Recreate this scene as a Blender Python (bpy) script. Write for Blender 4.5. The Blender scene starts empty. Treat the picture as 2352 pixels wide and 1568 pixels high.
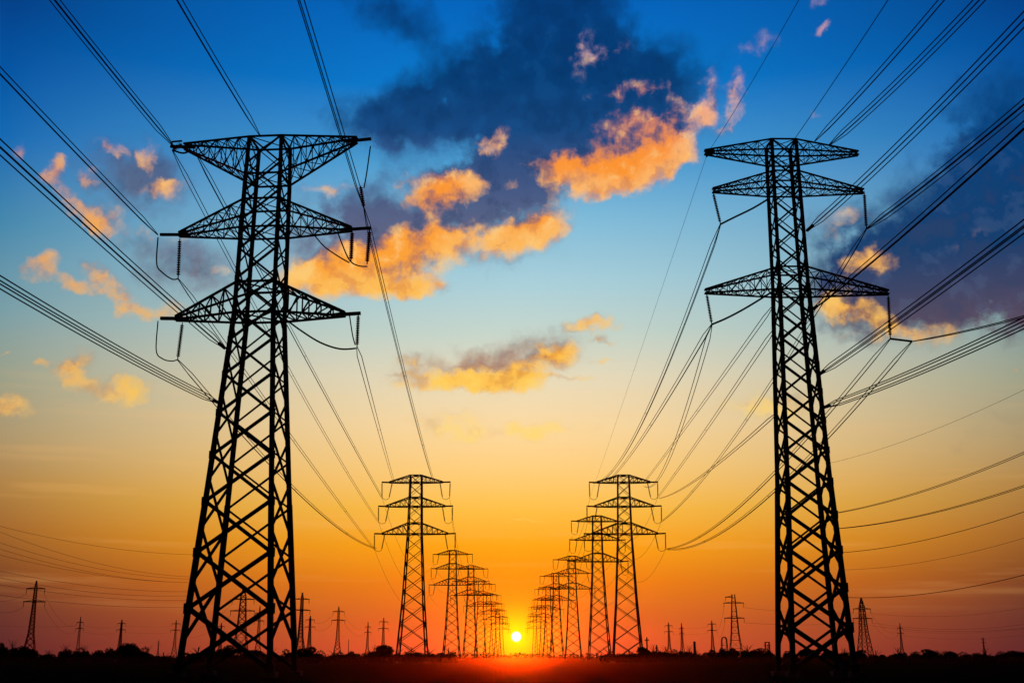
import bpy, math, random
from mathutils import Vector, Matrix
R = math.radians
random.seed(7)
scene = bpy.context.scene
col = scene.collection

# ------------------------------------------------------------------ camera
TILT = R(15.2); FOC = 2659.0; CAM_H = 1.7        # focal length in units of a 2352 wide frame
cam_d = bpy.data.cameras.new('camera')
cam_d.sensor_width = 36.0; cam_d.lens = 36.0 * FOC / 2352.0
cam_d.clip_start = 0.1; cam_d.clip_end = 40000
cam = bpy.data.objects.new('camera', cam_d); col.objects.link(cam)
cam.location = (0, 0, CAM_H); cam.rotation_euler = (R(90) + TILT, 0, 0)
scene.camera = cam

# ---- survey helper: sight line of a point measured on the photograph (2352 x 1568 units)
def ray(x, y):
    u = (x - 1176.0) / FOC; v = (784.0 - y) / FOC
    return (u, math.cos(TILT) - v * math.sin(TILT), math.sin(TILT) + v * math.cos(TILT))
def W(x, y, D):                                   # point of that sight line at forward distance D
    u, f, p = ray(x, y); t = D / f
    return Vector((u * t, D, CAM_H + p * t))
def Zat(y, D): return W(1176, y, D).z
def azel(x, y):
    u, f, p = ray(x, y)
    return math.degrees(math.atan2(u, f)), math.degrees(math.atan2(p, math.hypot(u, f)))

def lin(c):
    r = []
    for v in c:
        v = v / 255.0
        r.append(v / 12.92 if v <= 0.04045 else ((v + 0.055) / 1.055) ** 2.4)
    return (r[0], r[1], r[2], 1.0)

# ------------------------------------------------------------------ view
scene.view_settings.view_transform = 'Standard'
scene.view_settings.look = 'None'
scene.view_settings.exposure = 0.0
scene.view_settings.gamma = 1.0

# ------------------------------------------------------------------ sun
SUN_AZ, SUN_EL = azel(1186, 1461)
sd = Vector((math.sin(R(SUN_AZ)) * math.cos(R(SUN_EL)), math.cos(R(SUN_AZ)) * math.cos(R(SUN_EL)), math.sin(R(SUN_EL))))
sun_d = bpy.data.lights.new('sun', 'SUN')
sun_d.energy = 4.5; sun_d.angle = R(0.53); sun_d.color = (1.0, 0.04, 0.001)
sun = bpy.data.objects.new('sun', sun_d); col.objects.link(sun)
sun.rotation_euler = (-sd).to_track_quat('-Z', 'Y').to_euler()
sun.location = (0, 200, 80)

# ------------------------------------------------------------------ sky (world)
world = bpy.data.worlds.new('World'); scene.world = world
world.use_nodes = True
wt = world.node_tree; wt.nodes.clear()

class S:
    """a float/vector socket with arithmetic"""
    def __init__(s, sock): s.s = sock
    def _m(s, op, o=None, c=None, clamp=False):
        n = wt.nodes.new('ShaderNodeMath'); n.operation = op; n.use_clamp = clamp
        for i, a in enumerate((s, o, c)):
            if a is None: continue
            if isinstance(a, S): wt.links.new(a.s, n.inputs[i])
            else: n.inputs[i].default_value = a
        return S(n.outputs[0])
    def __add__(s, o): return s._m('ADD', o)
    def __sub__(s, o): return s._m('SUBTRACT', o)
    def __mul__(s, o): return s._m('MULTIPLY', o)
    def __truediv__(s, o): return s._m('DIVIDE', o)
    def pow(s, o): return s._m('POWER', o)
    def abs(s): return s._m('ABSOLUTE')
    def min(s, o): return s._m('MINIMUM', o)
    def max(s, o): return s._m('MAXIMUM', o)
    def madd(s, a, b): return s._m('MULTIPLY_ADD', a, b)
    def step(s, a, b, lo=0.0, hi=1.0, mode='SMOOTHSTEP'):
        n = wt.nodes.new('ShaderNodeMapRange'); n.interpolation_type = mode; n.clamp = True
        wt.links.new(s.s, n.inputs[0])
        for i, v in enumerate((a, b, lo, hi)): n.inputs[1 + i].default_value = v
        return S(n.outputs[0])
def vmath(op, a, b=None, scale=None):
    n = wt.nodes.new('ShaderNodeVectorMath'); n.operation = op
    for i, q in enumerate((a, b)):
        if q is None: continue
        if isinstance(q, S): wt.links.new(q.s, n.inputs[i])
        else: n.inputs[i].default_value = q
    if scale is not None: n.inputs['Scale'].default_value = scale
    return S(n.outputs['Value'] if op in ('DISTANCE', 'DOT_PRODUCT', 'LENGTH') else n.outputs['Vector'])
def noise(vec, scale, detail=6, rough=0.55, color=False):
    n = wt.nodes.new('ShaderNodeTexNoise'); n.noise_dimensions = '3D'
    wt.links.new(vec.s, n.inputs['Vector'])
    n.inputs['Scale'].default_value = scale; n.inputs['Detail'].default_value = detail
    n.inputs['Roughness'].default_value = rough
    return S(n.outputs['Color' if color else 0])
def ramp(f, stops, lo, hi):
    n = wt.nodes.new('ShaderNodeValToRGB'); wt.links.new(f.step(lo, hi, mode='LINEAR').s, n.inputs[0])
    e = n.color_ramp.elements
    while len(e) < len(stops): e.new(0.5)
    for k, (p, c) in enumerate(stops):
        e[k].position = (p - lo) / (hi - lo)
    for k, (p, c) in enumerate(stops):
        e[k].color = lin(c)
    return S(n.outputs[0])
def mix(f, a, b):
    n = wt.nodes.new('ShaderNodeMix'); n.data_type = 'RGBA'; n.clamp_factor = True
    wt.links.new(f.s, n.inputs[0])
    for i, q in ((6, a), (7, b)):
        if isinstance(q, S): wt.links.new(q.s, n.inputs[i])
        else: n.inputs[i].default_value = q if len(q) == 4 else lin(q)
    return S(n.outputs[2])

tc = wt.nodes.new('ShaderNodeTexCoord'); DIR = S(tc.outputs['Generated'])
sep = wt.nodes.new('ShaderNodeSeparateXYZ'); wt.links.new(DIR.s, sep.inputs[0])
dx, dy, dz = (S(sep.outputs[i]) for i in range(3))
AZ = dx._m('ARCTAN2', dy) * 57.29578
EL = dz._m('ARCSINE') * 57.29578
cmb = wt.nodes.new('ShaderNodeCombineXYZ')
wt.links.new(AZ.s, cmb.inputs[0]); wt.links.new(EL.s, cmb.inputs[1])
P = S(cmb.outputs[0])

# clear sky: colours by height, towards the sunset, well to the side of it, and away from it
toward = [(-2, (215, 66, 30)), (0, (220, 86, 48)), (1.6, (230, 106, 36)), (3.4, (248, 132, 16)), (5.2, (255, 164, 18)),
          (7.0, (255, 191, 70)), (8.8, (255, 206, 122)), (11, (251, 217, 160)), (13.4, (232, 219, 187)),
          (15.6, (198, 214, 203)), (18, (170, 208, 218)), (21, (132, 190, 218)), (24, (76, 160, 212)),
          (27.5, (6, 124, 207)), (31.5, (0, 102, 192)), (40, (0, 64, 138)), (90, (0, 30, 75))]
aside = [(-2, (38, 20, 28)), (0, (48, 24, 40)), (1.8, (66, 36, 44)), (3.7, (96, 54, 38)), (5.6, (140, 86, 46)),
         (7.6, (160, 118, 68)), (9.6, (160, 140, 104)), (12.4, (142, 152, 132)), (15.3, (112, 153, 163)),
         (19.2, (62, 132, 170)), (23, (14, 104, 178)), (26, (0, 84, 162)), (29, (0, 64, 136)), (40, (0, 38, 88)), (90, (0, 24, 60))]
away = [(-2, (16, 12, 22)), (0, (22, 17, 30)), (5, (24, 20, 38)), (12, (14, 22, 48)), (25, (4, 20, 52)), (45, (0, 18, 48)), (90, (0, 20, 52))]
A = (AZ - SUN_AZ).abs()
An = (A / 26.0).min(1.0)
lowsky = EL.step(6.0, 0.3)
f_side = An.pow(0.92) * lowsky + An.pow(1.65) * (lowsky * -1.0 + 1.0)
f_back = A.step(26.0, 85.0)
sky = mix(f_side, ramp(EL, toward, -2, 90), ramp(EL, aside, -2, 90))
sky = mix(f_back, sky, ramp(EL, away, -2, 90))
# faint level streaks in the low haze
strk = wt.nodes.new('ShaderNodeMapping'); wt.links.new(P.s, strk.inputs[0]); strk.inputs['Scale'].default_value = (0.07, 1.1, 1)
streak = noise(S(strk.outputs[0]), 1.0, 4).step(0.52, 0.72) * EL.step(0.5, 4.0) * EL.step(16.0, 8.0)
sky = mix(streak * 0.15, sky, (255, 190, 110))

# ---- clouds: soft patches of the sky, their edges torn by noise
w1 = vmath('SCALE', vmath('SUBTRACT', noise(P, 0.22, 3, color=True), (0.5, 0.5, 0.5)), scale=2.4)
w2 = vmath('SCALE', vmath('SUBTRACT', noise(P, 1.1, 4, 0.6, color=True), (0.5, 0.5, 0.5)), scale=1.05)
PW = vmath('ADD', vmath('ADD', P, w1), w2)
def patches(lst, vec, grow=1.5):
    tot = None
    for (x, y, rx, ry, rot, wgt) in lst:
        a, e = azel(x, y)
        k = 0.0215
        m = wt.nodes.new('ShaderNodeMapping'); m.vector_type = 'TEXTURE'
        wt.links.new(vec.s, m.inputs['Vector'])
        m.inputs['Location'].default_value = (a, e, 0)
        m.inputs['Rotation'].default_value = (0, 0, R(rot))
        m.inputs['Scale'].default_value = (rx * k * grow / math.cos(R(e)), ry * k * grow, 1)
        g = wt.nodes.new('ShaderNodeTexGradient'); g.gradient_type = 'SPHERICAL'
        wt.links.new(m.outputs[0], g.inputs[0])
        t = S(g.outputs['Fac']) * wgt
        tot = t if tot is None else tot.max(t) if False else tot + t
    return tot
dark = [(1260, 110, 120, 170, 10, 1.5), (1210, 235, 280, 105, 10, 1.3), (1000, 238, 190, 55, 8, 1.0), (1370, 235, 200, 85, -8, 1.1),
        (1290, 335, 150, 85, 20, 1.1), (930, 285, 170, 45, 5, .75), (1190, 400, 110, 70, 30, .9), (1150, 470, 105, 85, 0, 1.0), (1440, 180, 130, 70, 0, .6),
        (1500, 290, 80, 60, 0, .6), (900, 30, 110, 45, 0, .65), (980, 95, 130, 45, -20, .75), (1330, 15, 120, 70, 0, .8), (1600, 130, 160, 60, 0, .3),
        (300, 385, 97, 55, -15, 0.95), (345, 430, 76, 46, 0, 0.76), (455, 625, 119, 52, -10, 0.95), (400, 560, 93, 42, 0, 0.47), (240, 480, 76, 34, -35, 0.57),
        (900, 465, 110, 62, 10, 1.0), (780, 500, 110, 62, 0, .95), (730, 570, 110, 50, 0, .8), (1010, 520, 120, 50, 0, .5),
        (2260, 530, 240, 135, 15, 1.6), (2150, 610, 200, 70, 0, 1.1), (2310, 410, 170, 140, 30, 1.1), (2230, 695, 270, 66, 0, 1.3), (2340, 250, 110, 120, 0, .8),
        (2030, 650, 110, 65, 20, .8), (1960, 500, 90, 50, 0, .6), (2380, 600, 120, 150, 0, 1.2), (1900, 560, 60, 40, 0, .4),
        (1130, 818, 190, 36, 6, 1.1), (1170, 612, 100, 36, 25, .45), (1340, 300, 110, 44, 25, .9), (1130, 430, 70, 40, 0, .7), (1115, 505, 60, 26, 0, .6), (960, 500, 70, 24, 10, .7), (1075, 590, 90, 22, 0, .5), (800, 545, 60, 24, 0, .5), (840, 625, 70, 14, 0, .4), (1250, 350, 80, 40, 20, .6), (1290, 590, 40, 30, 40, .3), (2310, 950, 100, 22, 0, .5), (2270, 995, 80, 16, 0, .5),
        (2160, 560, 90, 40, 10, .7)]
lit = [(1405, 335, 150, 90, 10, 1.4), (1480, 285, 85, 90, 0, 1.1), (1350, 395, 110, 50, 0, 1.1), (1450, 400, 90, 38, 10, 1.0), (1270, 388, 48, 36, 0, .9),
       (1475, 200, 50, 24, 0, .75), (1530, 335, 50, 50, 0, .85), (1570, 360, 42, 30, 0, .65), (1420, 215, 26, 20, 0, .5),
       (1630, 212, 24, 48, -15, .85), (1618, 262, 34, 22, 20, .85), (1690, 212, 22, 55, -10, .7), (1660, 290, 50, 18, 30, .55), (1740, 105, 45, 28, 0, .55), (1365, 122, 65, 42, 0, .42),
       (1890, 5, 22, 16, 0, .6), (1885, 68, 24, 10, 10, .55), (1875, 265, 22, 14, 0, .35),
       (1000, 440, 80, 46, 15, 1.25), (1040, 420, 56, 40, 0, 1.1), (1110, 430, 24, 26, 45, .6), (1130, 325, 34, 30, 45, .65), (1180, 420, 24, 14, 0, .5), (760, 440, 55, 14, 0, .7),
       (920, 545, 130, 62, 10, 1.2), (1055, 548, 150, 44, 5, 1.0), (1240, 508, 64, 52, 10, 1.35), (1185, 552, 95, 36, 10, .95), (880, 605, 150, 55, 0, 1.15), (1130, 492, 26, 16, 0, .7),
       (715, 635, 85, 42, 0, 1.1), (850, 655, 150, 28, 0, .95), (935, 668, 70, 16, 0, .7), (790, 585, 80, 40, 0, .8), (1010, 470, 60, 30, 0, .7), (1015, 662, 20, 12, 0, .5), (940, 415, 40, 16, 20, .4),
       (122, 392, 21, 28, 30, 0.77), (140, 375, 16, 21, 0, 0.54), (205, 415, 30, 25, 0, 0.68), (252, 338, 39, 12, -10, 0.72), (345, 362, 23, 32, -15, 0.63), (372, 442, 44, 23, 15, 0.77), (50, 343, 16, 19, 0, 0.45),
       (185, 485, 84, 21, -35, 0.90), (240, 505, 33, 33, 0, 0.81), (330, 535, 53, 19, 0, 0.45), (92, 608, 40, 25, 25, 0.95), (172, 656, 58, 18, -15, 0.72), (240, 640, 53, 23, -35, 0.85), (290, 690, 44, 19, -20, 0.68),
       (345, 722, 62, 16, 0, 0.77), (500, 625, 32, 14, 0, 0.63), (420, 540, 40, 14, 0, 0.36), (400, 700, 44, 18, 0, 0.45), (30, 925, 40, 26, 0, 0.90), (98, 838, 21, 11, 30, 0.63), (15, 815, 11, 5, 0, 0.45),
       (175, 828, 53, 19, 20, 0.63), (170, 865, 44, 23, -10, 0.63), (250, 885, 70, 30, 10, 0.68), (275, 910, 53, 21, 0, 0.54), (320, 895, 35, 25, 0, 0.54), (235, 770, 26, 9, 0, 0.27),
       (1050, 872, 130, 26, 3, 1.1), (1195, 850, 120, 44, 15, .95), (1275, 808, 50, 28, 0, .95), (1130, 885, 140, 14, 0, .8), (960, 830, 46, 22, 0, .7), (1360, 744, 66, 20, 3, 1.0), (1380, 778, 32, 10, 0, .8), (1395, 825, 40, 5, 0, .6),
       (1280, 868, 110, 7, 0, .6), (930, 862, 60, 6, 0, .4), (1030, 978, 85, 34, 5, .62), (1225, 986, 130, 20, 4, .72), (1310, 945, 70, 10, 0, .3), (1210, 1192, 80, 4, 0, .4),
       (1990, 602, 60, 28, 10, 0.73), (1925, 695, 70, 36, -10, 0.59), (1965, 718, 70, 24, 0, 0.59), (2100, 768, 100, 22, -8, 0.59), (1930, 485, 55, 22, -10, 0.37), (2060, 745, 60, 20, -20, 0.47), (1890, 520, 40, 14, 0, 0.23), (1900, 548, 34, 16, 0, 0.26),
       (1740, 930, 85, 30, 5, 0.56), (1830, 945, 60, 34, 0, 0.53), (2325, 847, 12, 6, 0, 0.47), (2230, 560, 40, 24, 30, 0.20), (1930, 775, 60, 10, 0, 0.26)]
nb = noise(P, 0.55, 8, 0.58)
OFF = (-0.10, -0.42, 0.0)                           # towards the sun: gives the billows a lit and a shaded side
PF = vmath('ADD', vmath('ADD', P, (31.0, 17.0, 5.0)), vmath('SCALE', w2, scale=0.5))
nf = noise(PF, 0.78, 9, 0.56)
nf2 = noise(vmath('ADD', PF, OFF), 0.85, 9, 0.56)
ns = noise(vmath('ADD', PF, (9.0, 2.0, 3.0)), 2.4, 6, 0.62)
relief = (nf - nf2) * 2.6 + 0.5
pd = patches(dark, PW, 1.75)
PL = vmath('ADD', P, vmath('ADD', vmath('SCALE', vmath('SUBTRACT', noise(P, 0.45, 3, color=True), (.5, .5, .5)), scale=0.9), vmath('SCALE', w2, scale=1.0)))
pl = patches(lit, PL, 1.5)
plo = patches(lit, vmath('ADD', PL, (0.15, -1.15, 0.0)), 1.5)    # the same cloud a little nearer the sun
sunward = pl - plo
# how much cloud stands in each direction: thick smooth bodies, torn and feathered towards their rims
tear = (nf - 0.5) * 1.5 + (nb - 0.5) * 0.75 + (ns - 0.5) * 0.55
cov_d = (pd + tear * 0.62).step(0.16, 1.3) * pd.step(0.0, 0.3)
cov_l = ((pl * 1.15 + tear * 1.2).step(0.06, 1.45) * 0.75 + (pl * 1.1 + tear * 0.7).step(0.1, 0.8) * 0.25) * pl.step(0.0, 0.4)
veil = (pd + pl * 0.6).step(0.0, 1.2) * 0.15
# how much of that the low sun reaches
share = pl / (pl + pd * 0.55 + 0.06)
warm = (share * 0.85 + sunward * 0.55 + (nf - 0.5) * 0.7 + (relief - 0.5) * 0.6 + (ns - 0.5) * 0.4).step(0.06, 1.08) * pl.step(0.0, 0.28)
core = (pl + (nb - 0.5) * 1.2 - sunward * 0.5).step(0.5, 1.5)
c_dark = ramp(EL, [(5, (190, 120, 80)), (11, (160, 120, 104)), (14, (164, 108, 78)), (16.5, (112, 98, 112)), (20, (96, 98, 128)), (23, (60, 80, 126)), (25.5, (14, 66, 122)), (28, (0, 56, 110)), (33, (0, 58, 120))], 5, 33)
c_dark2 = mix(AZ.step(9, 16), c_dark, ramp(EL, [(5, (120, 80, 70)), (11, (110, 92, 90)), (14, (96, 70, 84)), (16.5, (60, 62, 96)), (18.5, (6, 54, 104)), (24, (0, 62, 120)), (30, (0, 60, 120))], 5, 30))
c_dark3 = mix((AZ + 20.0).step(6.0, 0.0), c_dark2, ramp(EL, [(5, (150, 105, 80)), (14, (132, 104, 104)), (18, (104, 98, 116)), (22, (84, 102, 136)), (26, (50, 90, 140)), (30, (10, 70, 130))], 5, 30))
c_dark3 = mix(relief.step(0.55, 1.0) * 0.16, c_dark3, mix(EL.step(19, 26), (92, 112, 150), (24, 96, 164)))
c_dark3 = mix(relief.step(0.5, 0.05) * 0.40, c_dark3, mix(EL.step(19, 26), (46, 58, 96), (0, 42, 92)))
c_edge = ramp(EL, [(4, (255, 205, 90)), (11, (255, 218, 115)), (14, (255, 192, 66)), (19, (255, 186, 82)), (24, (255, 180, 100)), (28, (232, 172, 160)), (31, (170, 160, 200))], 4, 31)
c_core = ramp(EL, [(4, (255, 190, 60)), (11, (255, 214, 100)), (14, (252, 158, 14)), (19, (255, 160, 30)), (24, (255, 146, 22)), (28, (236, 146, 120)), (31, (150, 140, 190))], 4, 31)
lit_c = mix(core, c_edge, c_core)
shade_c = ramp(EL, [(4, (240, 150, 50)), (11, (240, 180, 80)), (14, (206, 118, 40)), (18, (222, 124, 48)), (22, (212, 116, 58)), (26, (160, 112, 112)), (31, (90, 110, 160))], 4, 31)
lit_c = mix(relief.step(0.56, 0.05) * 0.55, lit_c, shade_c)
lit_c = mix(relief.step(0.62, 1.15) * 0.6, lit_c, mix(EL.step(13, 20), (255, 214, 92), (255, 208, 128)))
lit_c = mix(A.step(10, 26) * 0.4, lit_c, (222, 126, 70))
cloud_c = mix(warm, c_dark3, lit_c)
s1 = mix(veil, sky, c_dark3)
s2 = mix(cov_d.max(cov_l) * 0.96, s1, cloud_c)
# glow round the sun and its disc
ang = vmath('DISTANCE', DIR, tuple(sd)) * 57.29578
g1 = ((ang / 2.3).pow(2.0) * -1.0)._m('EXPONENT')
g2 = ((ang / 0.95).pow(2.0) * -1.0)._m('EXPONENT')
s3 = mix(g1 * 0.75, s2, (255, 176, 0))
s3 = mix(g2 * 0.95, s3, (255, 244, 10))
disc = ang.step(0.26, 0.19)
s4 = mix(disc, s3, (1.35, 1.32, 1.15, 1.0))
# a low sun Nishita sky adds a little of its own light
nis = wt.nodes.new('ShaderNodeTexSky'); nis.sky_type = 'NISHITA'; nis.sun_disc = False
nis.sun_elevation = R(SUN_EL); nis.sun_rotation = R(SUN_AZ)
bg1 = wt.nodes.new('ShaderNodeBackground'); wt.links.new(s4.s, bg1.inputs[0]); bg1.inputs[1].default_value = 1.0
bg2 = wt.nodes.new('ShaderNodeBackground'); wt.links.new(nis.outputs[0], bg2.inputs[0]); bg2.inputs[1].default_value = 0.002
add = wt.nodes.new('ShaderNodeAddShader'); wt.links.new(bg1.outputs[0], add.inputs[0]); wt.links.new(bg2.outputs[0], add.inputs[1])
wo = wt.nodes.new('ShaderNodeOutputWorld'); wt.links.new(add.outputs[0], wo.inputs[0])
world.cycles.sampling_method = 'MANUAL'; world.cycles.sample_map_resolution = 1024

# ------------------------------------------------------------------ materials
def mat(name, c, rough=0.8, spec=0.2, c2=None, scale=1.0, metal=0.0, bump=0.0):
    m = bpy.data.materials.new(name); m.use_nodes = True
    t = m.node_tree; b = t.nodes['Principled BSDF']
    b.inputs['Roughness'].default_value = rough
    b.inputs['Specular IOR Level'].default_value = spec
    b.inputs['Metallic'].default_value = metal
    tcn = t.nodes.new('ShaderNodeTexCoord')
    n = t.nodes.new('ShaderNodeTexNoise'); n.inputs['Scale'].default_value = scale; n.inputs['Detail'].default_value = 5
    t.links.new(tcn.outputs['Object'], n.inputs['Vector'])
    r = t.nodes.new('ShaderNodeValToRGB'); t.links.new(n.outputs[0], r.inputs[0])
    c2 = c2 or tuple(v * 0.6 for v in c)
    r.color_ramp.elements[0].position = 0.35; r.color_ramp.elements[1].position = 0.65
    r.color_ramp.elements[0].color = (*c, 1); r.color_ramp.elements[1].color = (*c2, 1)
    t.links.new(r.outputs[0], b.inputs['Base Color'])
    if bump:
        bp = t.nodes.new('ShaderNodeBump'); bp.inputs['Strength'].default_value = bump
        t.links.new(n.outputs[0], bp.inputs['Height']); t.links.new(bp.outputs[0], b.inputs['Normal'])
    return m
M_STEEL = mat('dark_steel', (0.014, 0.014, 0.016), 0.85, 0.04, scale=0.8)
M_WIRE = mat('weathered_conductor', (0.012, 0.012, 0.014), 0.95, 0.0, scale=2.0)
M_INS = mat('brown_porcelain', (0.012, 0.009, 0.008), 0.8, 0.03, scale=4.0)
M_CONC = mat('concrete', (0.05, 0.048, 0.045), 0.9, 0.1, scale=3.0)
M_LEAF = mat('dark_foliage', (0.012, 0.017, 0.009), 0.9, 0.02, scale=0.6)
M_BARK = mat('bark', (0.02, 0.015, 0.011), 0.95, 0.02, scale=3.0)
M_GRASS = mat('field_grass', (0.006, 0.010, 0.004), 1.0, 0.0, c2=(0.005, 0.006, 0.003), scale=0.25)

# ------------------------------------------------------------------ mesh helpers
class MB:
    def __init__(s): s.v = []; s.f = []
    def bar(s, p, q, w, d=None):                       # square steel section between two points
        p = Vector(p); q = Vector(q); a = q - p
        if a.length < 1e-5: return
        a.normalize(); d = d or w
        h = Vector((0, 0, 1)) if abs(a.z) < 0.9 else Vector((1, 0, 0))
        x = a.cross(h).normalized() * (w / 2); y = a.cross(x).normalized() * (d / 2)
        b = len(s.v)
        for c in (p, q):
            for i, j in ((-1, -1), (1, -1), (1, 1), (-1, 1)): s.v.append(c + x * i + y * j)
        s.f += [(b, b + 3, b + 2, b + 1), (b + 4, b + 5, b + 6, b + 7)]
        for i in range(4): s.f.append((b + i, b + (i + 1) % 4, b + 4 + (i + 1) % 4, b + 4 + i))
    def box(s, c, sx, sy, sz): s.bar(Vector(c) - Vector((0, 0, sz / 2)), Vector(c) + Vector((0, 0, sz / 2)), sx, sy)
    def tube(s, pts, r, n=5):                          # round wire along points; r number or list
        pts = [Vector(p) for p in pts]; m = len(pts); b = len(s.v)
        for i, p in enumerate(pts):
            a = (pts[min(i + 1, m - 1)] - pts[max(i - 1, 0)])
            a = a.normalized() if a.length > 1e-6 else Vector((0, 0, 1))
            h = Vector((0, 0, 1)) if abs(a.z) < 0.95 else Vector((1, 0, 0))
            x = a.cross(h).normalized(); y = a.cross(x).normalized()
            rr = r[i] if isinstance(r, (list, tuple)) else r
            for k in range(n):
                t = 2 * math.pi * k / n
                s.v.append(p + (x * math.cos(t) + y * math.sin(t)) * rr)
        for i in range(m - 1):
            for k in range(n):
                s.f.append((b + i * n + k, b + i * n + (k + 1) % n, b + (i + 1) * n + (k + 1) % n, b + (i + 1) * n + k))
        s.f.append(tuple(b + k for k in range(n))[::-1]); s.f.append(tuple(b + (m - 1) * n + k for k in range(n)))
    def quad(s, a, b_, c, d):
        b = len(s.v); s.v += [Vector(a), Vector(b_), Vector(c), Vector(d)]; s.f.append((b, b + 1, b + 2, b + 3))
    def build(s, name, m, parent=None):
        me = bpy.data.meshes.new(name); me.from_pydata([tuple(v) for v in s.v], [], s.f); me.update()
        me.materials.append(m)
        o = bpy.data.objects.new(name, me); col.objects.link(o)
        if parent: o.parent = parent
        return o
def empty(name, loc, rz=0.0, sc=1.0):
    o = bpy.data.objects.new(name, None); col.objects.link(o)
    o.location = loc; o.rotation_euler = (0, 0, rz); o.scale = (sc, sc, sc); o.empty_display_size = 0.5
    return o
def tag(o, label, cat, group=None):
    o['label'] = label; o['category'] = cat
    if group: o['group'] = group
    return o
def copy_tree(o, parent=None):
    c = o.copy(); col.objects.link(c)
    if parent: c.parent = parent
    for ch in list(o.children): copy_tree(ch, c)
    return c
def lerp(a, b, t): return a + (b - a) * t
def prof(pr, z):
    for (z0, a0), (z1, a1) in zip(pr, pr[1:]):
        if z <= z1: return lerp(a0, a1, (z - z0) / (z1 - z0))
    return pr[-1][1]

# ------------------------------------------------------------------ ground
g = MB(); n = 40
def gp(i, j): return (-3000 + 6000 * i / n, -300 + 3300 * j / n, 0)
for j in range(n):
    for i in range(n): g.quad(gp(i, j), gp(i + 1, j), gp(i + 1, j + 1), gp(i, j + 1))
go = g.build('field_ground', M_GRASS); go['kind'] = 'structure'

# ------------------------------------------------------------------ pylons
SX = ((-1, -1), (1, -1), (1, 1), (-1, 1))
def corner(pr, k, z):
    a = prof(pr, z); return Vector((SX[k][0] * a, SX[k][1] * a, z))
def panels(pr, ztop, ratio):
    z = 0.6; zs = [z]
    while z < ztop - 0.6:
        z += 2 * prof(pr, z) * ratio * lerp(0.94, 1.3, z / ztop); zs.append(z)
    k = (ztop - 0.6) / (zs[-1] - 0.6)
    return [0.6 + (q - 0.6) * k for q in zs]
def body(t, pr, ztop, lw, bw, ratio, plates=True):
    for k in range(4):
        m = MB(); zz = [0.0] + [z for z, a in pr[1:-1]] + [ztop]
        for z0, z1 in zip(zz, zz[1:]):
            m.bar(corner(pr, k, z0), corner(pr, k, z1 + 0.02), lerp(lw[0], lw[1], (z0 + z1) / 2 / ztop))
        m.build('leg', M_STEEL, t)
        f = MB(); c = corner(pr, k, 0); f.box((c.x, c.y, 0.15), lw[0] * 2.4, lw[0] * 2.4, 0.5); f.build('footing', M_CONC, t)
    m = MB(); zs = panels(pr, ztop, ratio)
    for i, (z0, z1) in enumerate(zip(zs, zs[1:])):
        w = lerp(bw[0], bw[1], z0 / ztop)
        for k in range(4):
            kk = (k + 1) % 4
            nrm = Vector((0, -1, 0)) if k == 0 else Vector((1, 0, 0)) if k == 1 else Vector((0, 1, 0)) if k == 2 else Vector((-1, 0, 0))
            off = nrm * w * 0.3
            w = lerp(bw[0], bw[1], (z0 / ztop) ** 0.6) * (0.62 if k % 2 else 0.6 if k == 2 else 1.0)
            # faces to the side are staggered by half a panel
            a0, a1 = z0, z1
            if k % 2: a0, a1 = z0 + (z1 - z0) * 0.5, z1 + (z1 - z0) * 0.5
            if a1 > ztop: a1 = ztop
            if a1 - a0 < 0.3: continue
            m.bar(corner(pr, k, a0) + off, corner(pr, kk, a1) + off, w)
            m.bar(corner(pr, kk, a0) - off, corner(pr, k, a1) - off, w)
            if plates and k == 0:
                for q in (k, kk):
                    c = corner(pr, q, a0); m.box(c, w * 1.9, w * 1.9, w * 2.6)
    m.build('lattice_bracing', M_STEEL, t)
    return zs
def crossarm(t, pr, zlo, zhi, zt_lo, zt_hi, half, cw, ww, npan, beam=0.0, dense=True, belt=True, shift=0.0):
    """one lattice arm right across the tower; zlo/zhi chords at the body, zt_* at the tips; half = half span"""
    m = MB(); half0 = half
    for s in (-1, 1):
        half = half0 + s * shift
        def pt(f, top, y):                              # f: 0 at body, 1 at tip
            z = lerp(zhi, zt_hi, f) if top else lerp(zlo, zt_lo, f)
            zz = zhi if top else zlo
            a = prof(pr, zz)
            return Vector((s * lerp(a, half - beam, f), y * lerp(a, 0.16, f), z))
        for top in (0, 1):
            for y in (-1, 1): m.bar(pt(0, top, y), pt(1, top, y), cw)
        for i in range(npan):
            f0, f1 = i / npan, (i + 1) / npan
            for y in (-1, 1):
                m.bar(pt(f0, 0, y), pt(f1, 1, y), ww)
                if dense: m.bar(pt(f0, 1, y), pt(f1, 0, y), ww)
                if i: m.bar(pt(f0, 0, y), pt(f0, 1, y), ww)
            for top in (0, 1):
                m.bar(pt(f0, top, -1), pt(f1, top, 1), ww * 0.9)
                if dense: m.bar(pt(f0, top, 1), pt(f1, top, -1), ww * 0.9)
                if i: m.bar(pt(f0, top, -1), pt(f0, top, 1), ww * 0.9)
        if beam:
            e = pt(1, 0, 0); m.bar(e - Vector((s * 1.2, 0, -0.12)), Vector((s * half, 0, (zt_lo + zt_hi) / 2 + 0.05)), cw * 1.5)
    if belt:
        for z in (zlo, zhi):
            for k in range(4):
                kk = (k + 1) % 4; m.bar(corner(pr, k, z), corner(pr, kk, z), cw)
            m.bar(corner(pr, 0, z), corner(pr, 2, z), ww); m.bar(corner(pr, 1, z), corner(pr, 3, z), ww)
    return m.build('crossarm', M_STEEL, t)
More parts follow.
